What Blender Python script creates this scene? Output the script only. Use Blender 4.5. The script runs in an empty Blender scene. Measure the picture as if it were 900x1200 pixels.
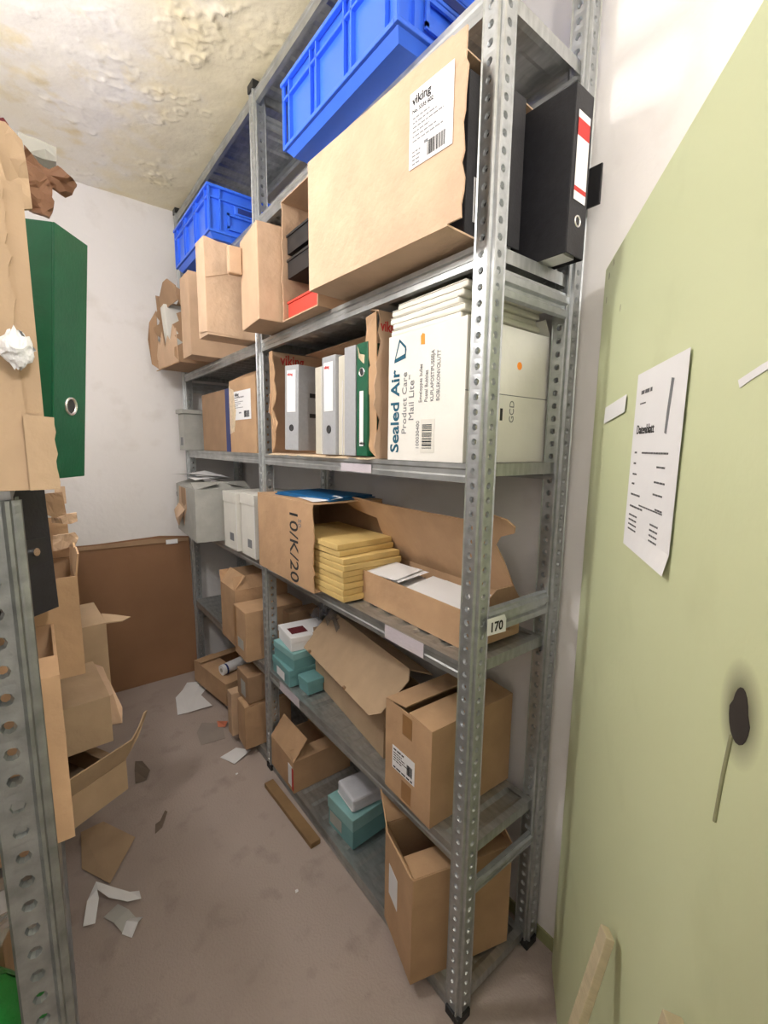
import bpy, bmesh, math, random
from mathutils import Vector, Matrix, noise
random.seed(7)
scene = bpy.context.scene
C = scene.collection

# ---------------------------------------------------------------- camera
CAM_H = 1.578
YAW, PITCH, ROLL, FPX = 0.660535, 0.144491, 0.012271, 525.74
def cam_axes():
    f = Vector((math.sin(YAW)*math.cos(PITCH), math.cos(YAW)*math.cos(PITCH), -math.sin(PITCH)))
    r = Vector((math.cos(YAW), -math.sin(YAW), 0)); u = r.cross(f)
    return r*math.cos(ROLL)+u*math.sin(ROLL), u*math.cos(ROLL)-r*math.sin(ROLL), f
cr, cu, cf = cam_axes()
cam_d = bpy.data.cameras.new('camera'); cam = bpy.data.objects.new('camera', cam_d); C.objects.link(cam)
cam.matrix_world = Matrix(((cr.x, cu.x, -cf.x, 0), (cr.y, cu.y, -cf.y, 0), (cr.z, cu.z, -cf.z, CAM_H), (0, 0, 0, 1)))
cam_d.sensor_fit = 'HORIZONTAL'; cam_d.sensor_width = 36.0; cam_d.lens = 36.0*FPX/900.0; cam_d.clip_start = 0.01
scene.camera = cam
def pix(u, v, axis, val):
    """point seen at photo pixel (u, v) on the plane axis = val (the distance comes from that plane)"""
    d = cr*((u-450)/FPX)+cu*((600-v)/FPX)+cf; o = Vector((0, 0, CAM_H)); k = 'XYZ'.index(axis)
    return o+d*((val-o[k])/d[k])
# ---------------------------------------------------------------- world and lamps
w = bpy.data.worlds.new('world'); scene.world = w; w.use_nodes = True
w.node_tree.nodes['Background'].inputs[0].default_value = (0.9, 0.95, 1.0, 1)
w.node_tree.nodes['Background'].inputs[1].default_value = 0.3
# added, unseen light sources: two opal globe lamps on short rods (position, radius, emission strength)
GLOBES = [((-0.28, 1.40, 2.42), 0.09, 74.0, 'added unseen globe lamp hanging above the carton side rack'),
          ((0.30, -0.55, 2.50), 0.10, 62.0, 'added unseen globe lamp hanging near the doorway')]
scene.view_settings.view_transform = 'Standard'
scene.view_settings.look = 'None'
scene.view_settings.gamma = 1.0
scene.view_settings.use_curve_mapping = False
scene.view_settings.exposure = 0.72

# ---------------------------------------------------------------- materials
def srgb(r, g, b):
    f = lambda c: ((c/255+0.055)/1.055)**2.4 if c > 10 else c/255/12.92
    return (f(r), f(g), f(b), 1)
MATS = {}
def mat(name, col, rough=0.8, metal=0.0, var=0.0, vscale=6.0, bump=0.0, bscale=60.0, col2=None, stretch=(1, 1, 1), coat=0.0, alpha=1.0, trans=0.0, detail=6.0):
    if name in MATS: return MATS[name]
    m = bpy.data.materials.new(name); m.use_nodes = True; nt = m.node_tree; N = nt.nodes; L = nt.links
    b = N['Principled BSDF']; b.inputs['Roughness'].default_value = rough; b.inputs['Metallic'].default_value = metal
    b.inputs['Base Color'].default_value = col; b.inputs['Alpha'].default_value = alpha
    b.inputs['Coat Weight'].default_value = coat; b.inputs['Transmission Weight'].default_value = trans
    tc = N.new('ShaderNodeTexCoord'); mp = N.new('ShaderNodeMapping'); mp.inputs['Scale'].default_value = stretch
    L.new(tc.outputs['Object'], mp.inputs['Vector'])
    if var or col2:
        n = N.new('ShaderNodeTexNoise'); n.inputs['Scale'].default_value = vscale; n.inputs['Detail'].default_value = detail
        L.new(mp.outputs[0], n.inputs['Vector'])
        r = N.new('ShaderNodeValToRGB'); r.color_ramp.elements[0].position = 0.33; r.color_ramp.elements[1].position = 0.68
        c2 = col2 if col2 else tuple(c*(1-var) for c in col[:3])+(1,)
        r.color_ramp.elements[0].color = c2; r.color_ramp.elements[1].color = col
        L.new(n.outputs['Fac'], r.inputs[0]); L.new(r.outputs[0], b.inputs['Base Color'])
    if bump:
        n2 = N.new('ShaderNodeTexNoise'); n2.inputs['Scale'].default_value = bscale; n2.inputs['Detail'].default_value = 5
        L.new(mp.outputs[0], n2.inputs['Vector'])
        bp = N.new('ShaderNodeBump'); bp.inputs['Strength'].default_value = bump; bp.inputs['Distance'].default_value = 0.01
        L.new(n2.outputs['Fac'], bp.inputs['Height']); L.new(bp.outputs[0], b.inputs['Normal'])
    MATS[name] = m
    return m
def cardmat(name, col, bump=0.25):
    return mat(name, col, 0.82, 0, 0.16, 9.0, bump, 38.0)
CARD = cardmat('cardboard', srgb(206, 174, 144))
CARD2 = cardmat('cardboard_warm', srgb(196, 160, 124))
CARD3 = cardmat('cardboard_brown', srgb(168, 136, 106))
CARDP = cardmat('cardboard_pale', srgb(208, 178, 150), .45)
CARDK = cardmat('cardboard_kraft_dull', srgb(186, 160, 130))
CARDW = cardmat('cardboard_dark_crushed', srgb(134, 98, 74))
TORN = mat('torn_paper_edge', srgb(226, 206, 176), 0.95, 0, 0.2, 60, 0.5, 120)
WHITEC = mat('white_carton', srgb(226, 224, 216), 0.7, 0, 0.08, 8, 0.12, 50)
GREYC = mat('grey_carton', srgb(178, 178, 172), 0.8, 0, 0.15, 14, 0.2, 60)
PAPER = mat('white_paper', srgb(236, 236, 238), 0.8, 0, 0.03, 8, 0.1, 30)
STEEL = mat('galvanised_steel', (0.50, 0.525, 0.54, 1), 0.34, 0.75, 0.2, 45, 0.06, 150)
STEELS = mat('shelf_steel', (0.50, 0.52, 0.52, 1), 0.42, 0.8, 0.28, 16, 0.04, 90, stretch=(4, 1, 1))
STEEL_SHADE = mat('shade_dark_steel', (0.34, 0.36, 0.35, 1), 0.42, 0.85, 0.35, 30, 0.1, 150)  # rack steel with shade put into its colour, offsetting the doorway lamp
BLACKP = mat('black_plastic', srgb(34, 34, 36), 0.5)
BLACKF = mat('black_board', srgb(37, 37, 42), 0.55, 0, 0.3, 60, 0.1, 200)
BLUE = mat('blue_crate_plastic', srgb(58, 112, 238), 0.34, 0, 0.05, 5)
RED = mat('red_tray_plastic', srgb(214, 72, 60), 0.45)
GREYB = mat('grey_binder_board', srgb(168, 170, 174), 0.55, 0, 0.08, 80, 0.06, 250)
CREAM = mat('cream_board', srgb(206, 202, 188), 0.8, 0, 0.06, 20)
GREENB = mat('green_binder_board', srgb(10, 92, 62), 0.38, 0, 0.15, 30, 0.08, 200)
NAVY = mat('navy_board', srgb(30, 48, 110), 0.5)
BLUEF = mat('blue_folder', srgb(20, 96, 150), 0.5)
TEAL = mat('teal_box_print', srgb(142, 188, 188), 0.5, 0, 0.12, 10, 0.05, 60)
TEALD = mat('teal_box_side', srgb(114, 164, 166), 0.5, 0, 0.15, 10)
YELLOW = mat('manila_envelope', srgb(220, 190, 124), 0.7, 0, 0.12, 14, 0.3, 26)
TAPE = mat('packing_tape', srgb(158, 118, 76), 0.3, 0, 0.1, 20)
INK = mat('black_ink', srgb(40, 40, 42), 0.8)
INKG = mat('grey_ink', srgb(120, 122, 126), 0.8)
INKT = mat('teal_ink', srgb(22, 88, 112), 0.8)
INKR = mat('red_ink', srgb(200, 62, 58), 0.8)
ORANGE = mat('orange_sticker', srgb(250, 150, 50), 0.7)
MAROON = mat('maroon_paper', srgb(96, 26, 34), 0.8)
WOOD = mat('raw_wood', srgb(196, 182, 150), 0.75, 0, 0.2, 9, 0.2, 30, stretch=(1, 1, 6))
WOODD = mat('old_wood', srgb(150, 120, 84), 0.8, 0, 0.25, 9, 0.2, 30)
CHROME = mat('chrome', (0.8, 0.8, 0.8, 1), 0.2, 1.0)
FILM = mat('clear_plastic_film', srgb(226, 232, 236), 0.18, 0, 0, 5, 0.8, 30, alpha=0.35)
FILMG = mat('green_plastic_film', srgb(40, 140, 60), 0.3, 0, 0.3, 12, 0.8, 30)

# ---------------------------------------------------------------- mesh helpers
class MB:
    def __init__(s): s.v = []; s.f = []
    def poly(s, pts): i = len(s.v); s.v += [tuple(p) for p in pts]; s.f.append(tuple(range(i, i+len(pts))))
    def box(s, x0, x1, y0, y1, z0, z1, M=None):
        i = len(s.v)
        P = [Vector((x, y, z)) for z in (z0, z1) for x, y in ((x0, y0), (x1, y0), (x1, y1), (x0, y1))]
        if M: P = [M @ p for p in P]
        s.v += [tuple(p) for p in P]
        for q in ((3, 2, 1, 0), (4, 5, 6, 7), (0, 1, 5, 4), (1, 2, 6, 5), (2, 3, 7, 6), (3, 0, 4, 7)): s.f.append(tuple(i+k for k in q))
        return s
    def slab(s, pts, t):
        """closed polygon outline (3-D, planar) given thickness t against its normal"""
        P = [Vector(p) for p in pts]; n = Vector((0, 0, 0))
        for k in range(len(P)): n += P[k].cross(P[(k+1) % len(P)])
        n.normalize(); i = len(s.v); m = len(P)
        s.v += [tuple(p) for p in P]+[tuple(p-n*t) for p in P]
        s.f.append(tuple(range(i, i+m))); s.f.append(tuple(reversed(range(i+m, i+2*m))))
        for k in range(m): s.f.append((i+k, i+m+k, i+m+(k+1) % m, i+(k+1) % m))
        return s
    def extrude(s, prof, a, b):
        """open/closed profile points lists at two ends, quads between"""
        i = len(s.v); m = len(prof)
        s.v += [tuple(Vector(p)+Vector(a)) for p in prof]+[tuple(Vector(p)+Vector(b)) for p in prof]
        for k in range(m-1): s.f.append((i+k, i+k+1, i+m+k+1, i+m+k))
        return s
    def tube(s, path, r, n=8):
        i = len(s.v); P = [Vector(p) for p in path]
        for k, p in enumerate(P):
            d = (P[min(k+1, len(P)-1)]-P[max(k-1, 0)]).normalized()
            a = d.orthogonal().normalized(); b = d.cross(a)
            for j in range(n):
                t = 2*math.pi*j/n; s.v.append(tuple(p+a*r*math.cos(t)+b*r*math.sin(t)))
        for k in range(len(P)-1):
            for j in range(n): s.f.append((i+k*n+j, i+k*n+(j+1) % n, i+(k+1)*n+(j+1) % n, i+(k+1)*n+j))
        s.f.append(tuple(i+j for j in reversed(range(n)))); s.f.append(tuple(i+(len(P)-1)*n+j for j in range(n)))
        return s
    def grid(s, fn, nu, nv):
        i = len(s.v)
        for a in range(nu+1):
            for b in range(nv+1): s.v.append(tuple(fn(a/nu, b/nv)))
        for a in range(nu):
            for b in range(nv):
                k = i+a*(nv+1)+b; s.f.append((k, k+nv+1, k+nv+2, k+1))
        return s
    def mesh(s, name, bevel=0, smooth=False):
        me = bpy.data.meshes.new(name); me.from_pydata(s.v, [], s.f); me.update()
        if bevel:
            bm = bmesh.new(); bm.from_mesh(me)
            ed = [e for e in bm.edges if e.is_manifold and e.calc_face_angle(0) > 0.5]
            bmesh.ops.bevel(bm, geom=ed, offset=bevel, segments=2, affect='EDGES', profile=0.5, clamp_overlap=True)
            bm.to_mesh(me); bm.free()
        if smooth:
            for p in me.polygons: p.use_smooth = True
        return me
    def build(s, name, m, parent=None, bevel=0, smooth=False):
        me = s.mesh(name, bevel, smooth); me.materials.append(m)
        return link(name, me, parent)
def link(name, me, parent=None):
    o = bpy.data.objects.new(name, me); C.objects.link(o)
    if parent: o.parent = parent
    return o
def tag(o, label, cat, group=None):
    o['label'] = label; o['category'] = cat
    if group: o['group'] = group
    return o
def thing(name, label, cat, loc=(0, 0, 0), rz=0.0, group=None, rot=None):
    o = bpy.data.objects.new(name, None); C.objects.link(o); o.location = loc
    o.rotation_euler = rot if rot else (0, 0, rz); o.empty_display_size = 0.05
    return tag(o, label, cat, group)
def struct(name, mb, m, parent=None, **k):
    o = mb.build(name, m, parent, **k)
    if not parent: o['kind'] = 'structure'
    return o
def text(s, size, m, parent, M, name='lettering', extrude=0.0003, align='LEFT', bold=0.0, sx=1.0):
    cu_ = bpy.data.curves.new(name, 'FONT'); cu_.body = s; cu_.size = size; cu_.extrude = extrude; cu_.align_x = align
    cu_.offset = bold; cu_.resolution_u = 3
    t = bpy.data.objects.new(name+'_tmp', cu_); C.objects.link(t)
    bpy.context.view_layer.update()
    dg = bpy.context.evaluated_depsgraph_get()
    me = bpy.data.meshes.new_from_object(t.evaluated_get(dg)); bpy.data.objects.remove(t); bpy.data.curves.remove(cu_)
    me.transform(M @ Matrix.Diagonal((sx, 1, 1, 1))); me.materials.clear(); me.materials.append(m)
    return link(name, me, parent)
def frame(o, x, y):
    """matrix whose local x/y axes are given directions, origin o (for text and flat labels)"""
    x = Vector(x).normalized(); y = Vector(y).normalized(); z = x.cross(y)
    return Matrix(((x.x, y.x, z.x, o[0]), (x.y, y.y, z.y, o[1]), (x.z, y.z, z.z, o[2]), (0, 0, 0, 1)))
def jag(a, b, n, amp, d, rnd):
    """jagged points strictly between a and b displaced along d"""
    a = Vector(a); b = Vector(b); d = Vector(d)
    return [a.lerp(b, (k+rnd.uniform(-.3, .3))/n)+d*rnd.uniform(-amp, amp) for k in range(1, n)]
def barcode(parent, M, w, h, n, m=INK, seed=1):
    rnd = random.Random(seed); mb = MB(); x = 0
    while x < w:
        t = rnd.choice((1, 1, 2, 3))*w/n*0.5
        mb.box(x, min(x+t, w), 0, h, 0, 0.0004, M); x += t+rnd.choice((1, 1, 2))*w/n*0.5
    return mb.build('barcode', m, parent)
def label_plate(parent, M, w, h, m=PAPER, name='label'):
    return MB().box(0, w, 0, h, 0, 0.0006, M).build(name, m, parent)
def print_lines(parent, M, rows, m=INKG, name='printed_lines'):
    """rows: (x, y, width, height) small dashes standing in for unreadable print"""
    mb = MB(); rnd = random.Random(3)
    for x, y, wd, ht in rows:
        q = x
        while q < x+wd:
            l = min(rnd.uniform(2, 5)*ht, x+wd-q); mb.box(q, q+l, y, y+ht, 0.0006, 0.0009, M); q += l+ht*0.7
    return mb.build(name, m, parent)

# ---------------------------------------------------------------- the room
RX, BY, CZ, LX, FY = 1.18, 3.235, 3.018, -0.62, -1.5
def roommat(name, base, stain, stain2, sscale, rough, bump, bscale, lo=0.45, hi=0.7):
    m = mat(name, base, rough, 0, 0, sscale, bump, bscale, col2=stain)
    nt = m.node_tree; N = nt.nodes; L = nt.links; b = N['Principled BSDF']
    ramp = [n for n in N if n.type == 'VALTORGB'][0]; ramp.color_ramp.elements[0].position = lo-0.15; ramp.color_ramp.elements[1].position = hi-0.15
    n = N.new('ShaderNodeTexNoise'); n.inputs['Scale'].default_value = sscale*4.3; n.inputs['Detail'].default_value = 8
    tc = [x for x in N if x.type == 'TEX_COORD'][0]; L.new(tc.outputs['Object'], n.inputs['Vector'])
    r2 = N.new('ShaderNodeValToRGB'); r2.color_ramp.elements[0].position = 0.56; r2.color_ramp.elements[1].position = 0.74
    r2.color_ramp.elements[0].color = (0, 0, 0, 1); r2.color_ramp.elements[1].color = (1, 1, 1, 1)
    L.new(n.outputs['Fac'], r2.inputs[0])
    mx = N.new('ShaderNodeMix'); mx.data_type = 'RGBA'; L.new(r2.outputs[0], mx.inputs['Factor'])
    L.new(ramp.outputs[0], mx.inputs['A']); mx.inputs['B'].default_value = stain2
    L.new(mx.outputs['Result'], b.inputs['Base Color'])
    return m
WALL = roommat('white_wall_paint', srgb(234, 231, 230), srgb(229, 226, 224), srgb(224, 220, 217), 1.6, 0.9, 0.18, 28)
FLOOR = roommat('dusty_floor', srgb(176, 162, 154), srgb(168, 154, 146), srgb(158, 144, 136), 2.2, 0.9, 0.3, 120)
CEIL = roommat('stained_ceiling', srgb(240, 236, 230), srgb(236, 228, 208), srgb(228, 214, 178), 1.9, 0.9, 0.2, 40, 0.42, 0.68)
struct('floor', MB().box(LX-.1, 2.6, FY-.1, BY+.1, -0.1, 0), FLOOR)
struct('wall_back', MB().box(LX-.1, 2.6, BY, BY+.12, 0, CZ+.1), WALL)
struct('wall_left', MB().box(LX-.12, LX, FY-.1, BY, 0, CZ+.1), WALL)
struct('wall_front', MB().box(LX, 2.6, FY-.12, FY, 0, CZ+.1), WALL)
DY0, DY1, DH = -0.42, 0.565, 2.03         # doorway in the wall beside the rack
struct('wall_right', MB().box(RX, RX+.14, DY1, BY, 0, CZ+.1).box(RX, RX+.14, DY0, DY1, DH, CZ+.1).box(RX, RX+.14, FY, DY0, 0, CZ+.1), WALL)
struct('wall_passage', MB().box(2.5, 2.6, FY, BY, 0, CZ+.1), WALL)
struct('baseboard_right', MB().box(RX-.006, RX, DY1+.002, BY, 0, 0.045), mat('green_skirting_paint', srgb(150, 152, 112), .7, 0, .2, 12))
# ceiling: blistered, flaking paint as real relief
random.seed(11)
BL = []
for u, v, r, a in ((228, 12, .075, .010), (236, 30, .07, .010), (222, 62, .05, .010), (230, 72, .035, .010), (192, 30, .025, .007), (137, 82, .07, .007), (125, 108, .06, .006), (182, 112, .035, .009), (182, 142, .03, .009), (204, 108, .022, .007), (212, 118, .03, .009), (212, 132, .024, .009), (200, 138, .03, .006),
                   (226, 116, .016, .006), (172, 196, .05, .009), (186, 210, .06, .011), (180, 205, .03, .009), (100, 210, .06, .008), (75, 130, .08, .005), (120, 25, .05, .005), (98, 150, .05, .004), (270, 3, .04, .006), (310, 45, .07, .006), (320, 60, .04, .006), (275, 60, .03, .006), (242, 135, .02, .006), (190, 62, .022, .006), (205, 78, .02, .005)):
    q = pix(u, v, 'Z', CZ); BL.append((q.x, q.y, r, a))
for k in range(46): BL.append((random.uniform(.05, .85), random.uniform(1.6, 3.2), random.uniform(.006, .02), random.uniform(.002, .006)))
def ceil_pt(u, v):
    x = -0.10+1.28*u; y = 1.3+1.935*v; h = 0.0
    h += 0.006*noise.noise((x*3, y*3, 0))+0.003*noise.noise((x*11, y*11, 3))
    wob = 0.55*noise.noise((x*26, y*26, 5))+0.3*noise.noise((x*70, y*70, 8)); brk = 0.55+0.9*noise.noise((x*34, y*34, 12))
    for bx, by, r, a in BL:
        d2 = (x-bx)**2+(y-by)**2
        if d2 < (2*r)**2:
            q = math.sqrt(d2)/r*(1+wob)
            h += 0.7*a*(max(0.0, brk)*math.exp(-((q-0.85)/0.22)**2)+0.35*math.exp(-q*q*2)*(1+2*wob))
    return (x, y, CZ+0.004-h)
ce = MB().grid(ceil_pt, 200, 300)
ce.box(LX-.1, 2.6, FY-.1, 1.3, CZ, CZ+.1); ce.box(LX-.1, -0.10, 1.3, BY, CZ, CZ+.1); ce.box(1.18, 2.6, 1.3, BY, CZ, CZ+.1); ce.box(-.1, 1.18, 1.3, BY, CZ+.03, CZ+.1)
# damp stain: yellower towards the wall behind the rack
N = CEIL.node_tree.nodes; L = CEIL.node_tree.links; b_ = N['Principled BSDF']; src = b_.inputs['Base Color'].links[0].from_socket
sx_ = N.new('ShaderNodeSeparateXYZ'); L.new([n for n in N if n.type == 'TEX_COORD'][0].outputs['Object'], sx_.inputs[0])
nz = N.new('ShaderNodeTexNoise'); nz.inputs['Scale'].default_value = 5; nz.inputs['Detail'].default_value = 6; L.new([n for n in N if n.type == 'TEX_COORD'][0].outputs['Object'], nz.inputs['Vector'])
ma = N.new('ShaderNodeMath'); ma.operation = 'MULTIPLY_ADD'; ma.inputs[1].default_value = .8; L.new(nz.outputs['Fac'], ma.inputs[0]); L.new(sx_.outputs['X'], ma.inputs[2])
rp = N.new('ShaderNodeValToRGB'); rp.color_ramp.elements[0].position = .75; rp.color_ramp.elements[1].position = 1.1; rp.color_ramp.elements[0].color = (0, 0, 0, 1); rp.color_ramp.elements[1].color = (.75, .75, .75, 1); L.new(ma.outputs[0], rp.inputs[0])
mx_ = N.new('ShaderNodeMix'); mx_.data_type = 'RGBA'; L.new(rp.outputs[0], mx_.inputs['Factor']); L.new(src, mx_.inputs['A']); mx_.inputs['B'].default_value = srgb(240, 228, 192); L.new(mx_.outputs['Result'], b_.inputs['Base Color'])
co = struct('ceiling', ce, CEIL)
for p in co.data.polygons[:200*300]: p.use_smooth = True

# two globe lamps, added out of the picture to light the room
def emissive(name, col, strength):
    m = bpy.data.materials.new(name); m.use_nodes = True; N = m.node_tree.nodes; b = N['Principled BSDF']
    b.inputs['Emission Color'].default_value = col; b.inputs['Emission Strength'].default_value = strength; b.inputs['Base Color'].default_value = (.8, .8, .8, 1)
    return m
def ball(r, n=24, k=14): return lambda u, v: (r*math.sin(math.pi*v)*math.cos(2*math.pi*u), r*math.sin(math.pi*v)*math.sin(2*math.pi*u), -r*math.cos(math.pi*v))
for loc, rad, st, lb in GLOBES:
    t = thing('added_lamp', lb, 'lamp', loc)
    MB().grid(ball(rad), 24, 14).build('globe', emissive('opal_glass_lit', (1.0, .965, .925, 1), st), t, smooth=True)
    MB().tube([(0, 0, rad-.01), (0, 0, CZ-loc[2]-.02)], .008, 8).build('rod', WHITEC, t)
    MB().tube([(0, 0, CZ-loc[2]-.03), (0, 0, CZ-loc[2]-.002)], .05, 20).build('canopy', WHITEC, t)

# ---------------------------------------------------------------- green door standing open
HX, HYD = 1.14, 0.599
dd = Vector((-.79, -.61, 0)).normalized(); dn = Vector((-dd.y, dd.x, 0))   # dn: away from camera side
if dn.dot(Vector((-HX, -HYD, 0))) > 0: dn = -dn
def dmat_door():
    m = roommat('pale_green_door_paint', srgb(215, 222, 180), srgb(211, 218, 175), srgb(206, 213, 170), 1.2, 0.42, 0.05, 60)
    nt = m.node_tree; N = nt.nodes; L = nt.links; b = N['Principled BSDF']
    src = b.inputs['Base Color'].links[0].from_socket
    tc = [x for x in N if x.type == 'TEX_COORD'][0]
    mp = N.new('ShaderNodeMapping'); mp.inputs['Location'].default_value = (-0.818, 0, -1.34); L.new(tc.outputs['Object'], mp.inputs['Vector'])
    sc = N.new('ShaderNodeVectorMath'); sc.operation = 'MULTIPLY'; sc.inputs[1].default_value = (26, 0, 19); L.new(mp.outputs[0], sc.inputs[0])
    ln = N.new('ShaderNodeVectorMath'); ln.operation = 'LENGTH'; L.new(sc.outputs[0], ln.inputs[0])
    r = N.new('ShaderNodeValToRGB'); r.color_ramp.elements[0].position = 0.25; r.color_ramp.elements[1].position = 1.0
    r.color_ramp.elements[0].color = (1, 1, 1, 1); r.color_ramp.elements[1].color = (0, 0, 0, 1); L.new(ln.outputs['Value'], r.inputs[0])
    mx = N.new('ShaderNodeMix'); mx.data_type = 'RGBA'; L.new(r.outputs[0], mx.inputs['Factor']); L.new(src, mx.inputs['A']); mx.inputs['B'].default_value = srgb(96, 92, 76)
    L.new(mx.outputs['Result'], b.inputs['Base Color'])
    return m
door = bpy.data.objects.new('door_1', None); C.objects.link(door); door['kind'] = 'structure'
door['label'] = 'pale green steel door leaf standing open beside the rack'
# local: x along leaf, y = toward back of leaf, z up
door.matrix_world = Matrix(((dd.x, dn.x, 0, HX), (dd.y, dn.y, 0, HYD), (0, 0, 1, 0), (0, 0, 0, 1)))
dm = dmat_door()
MB().box(0.012, 0.98, 0, 0.045, 0.012, 2.01).build('leaf', dm, door, bevel=.004)
MB().box(0.0, 0.03, 0.018, 0.043, 0.02, 1.995).build('rebate', dm, door, bevel=.002)
for z in (0.35, 1.62): MB().tube([(-.004, .03, z), (-.004, .03, z+.11)], .009, 10).build('hinge', STEEL, door)
el = []
for k in range(20):
    a = 2*math.pi*k/20; el.append((0.818+0.018*math.cos(a)*(1.0 if math.sin(a) < 0.3 else .75), -0.0006, 1.338+0.027*math.sin(a)))
MB().slab(el, .0006).build('lock_hole', mat('soot_black', srgb(52, 46, 42), .9), door)
MB().tube([(.811, -.001, 1.313), (.806, -.001, 1.27), (.802, -.001, 1.215)], .0019, 6).build('drip', mat('grey_drip', srgb(140, 140, 108), .7), door)
for i, (xx, zz, q) in enumerate(((.06, 1.97, .006), (.10, 1.985, .005), (.05, 1.92, .004), (.20, 1.86, .004))):
    MB().slab([(xx, -.0004, zz), (xx+q, -.0004, zz+.004), (xx+q*.8, -.0004, zz+.014), (xx+.001, -.0004, zz+.012)], .0004).build('paint_chip', mat('chip_dark', srgb(150, 146, 120), .8), door)
MB().slab([(.74, -.0005, 1.647), (.78, -.0005, 1.655), (.84, -.0005, 1.664), (.84, -.0005, 1.659), (.77, -.0005, 1.645), (.745, -.0005, 1.639)], .0005).build('paint_chip', PAPER, door)
DM = door.matrix_world.copy()
def ondoor(name, label, cat, x, z):
    t = thing(name, label, cat); t.matrix_world = DM @ Matrix.Translation((x, -.0025, z)); return t
t = ondoor('data_sheet', 'printed white sheet of paper taped to the green door', 'paper', .395, 1.412)
def sheet_pt(u, v):
    return (.222*u, -.001-.006*max(0.0, .1-v)*10*u, .292*v)
sm = MB().grid(sheet_pt, 8, 10).build('sheet', PAPER, t)
PM = frame((0, -.0085, 0), (1, 0, 0), (0, 0, 1))
text('Datenblatt', .021, INK, t, Matrix.Translation((0, .0, 0)) @ frame((.022, -.0015, .192), (1, 0, 0), (0, 0, 1)), name='lettering')
rows = [(.03, .256, .055, .008), (.028, .240, .03, .003)]
rows += [(.022, .160, .012, .004), (.062, .160, .12, .0035), (.022, .142, .014, .004), (.14, .140, .035, .0035), (.022, .124, .022, .004), (.135, .118, .045, .0035), (.022, .108, .014, .004), (.135, .100, .04, .0035)]
rows += [(.022, .090, .05, .004), (.15, .079, .03, .0035), (.072, .076, .11, .003), (.022, .070, .07, .004), (.022, .055, .045, .0035), (.022, .047, .045, .0035), (.022, .039, .045, .0035), (.022, .031, .045, .0035)]
rows += [(.135, .055, .035, .0035), (.135, .047, .035, .0035), (.135, .039, .035, .0035), (.135, .031, .035, .0035)]
print_lines(t, frame((0, -.0006, 0), (1, 0, 0), (0, 0, 1)), [(a_, b_, c_, d_*.75) for a_, b_, c_, d_ in rows], mat('toner_grey', srgb(96, 96, 100), .8))
MB().slab([(.158, -.0014, .16+.03), (.166, -.0014, .188), (.17, -.0014, .22), (.176, -.0014, .262), (.166, -.0014, .264), (.16, -.0014, .22)], .0004).build('picture', INKG, t)
t = ondoor('paper_tape', 'small strip of white tape on the green door', 'tape', .15, 1.635)
MB().slab([(0, -.001, 0), (.172, -.001, .013), (.178, -.001, .045), (.004, -.001, .035)], .0006).build('strip', PAPER, t)
def lath(name, label, a, b, wd, th, m=WOOD):
    a = Vector(a); b = Vector(b); d = (b-a).normalized()
    t = tag(bpy.data.objects.new(name, None), label, 'wood'); C.objects.link(t)
    s = Vector((dd.x, dd.y, 0)); s = (s-d*s.dot(d)).normalized(); n = d.cross(s)
    t.matrix_world = Matrix(((s.x, n.x, d.x, a.x), (s.y, n.y, d.y, a.y), (s.z, n.z, d.z, a.z), (0, 0, 0, 1)))
    MB().box(-wd/2, wd/2, -th/2, th/2, 0, (b-a).length).build('batten', m, t, bevel=.0015)
    return t
def dpt(x, off, z):
    p = DM @ Vector((x, -off, z)); return p
lath('wooden_batten', 'pale wooden batten leaning on the green door', dpt(.80, .26, .012), dpt(.57, .018, .80), .030, .014)
lath('wooden_batten', 'second pale batten leaning on the green door beside the first', dpt(1.0, .24, .012), dpt(.83, .022, 1.0), .03, .02)

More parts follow.
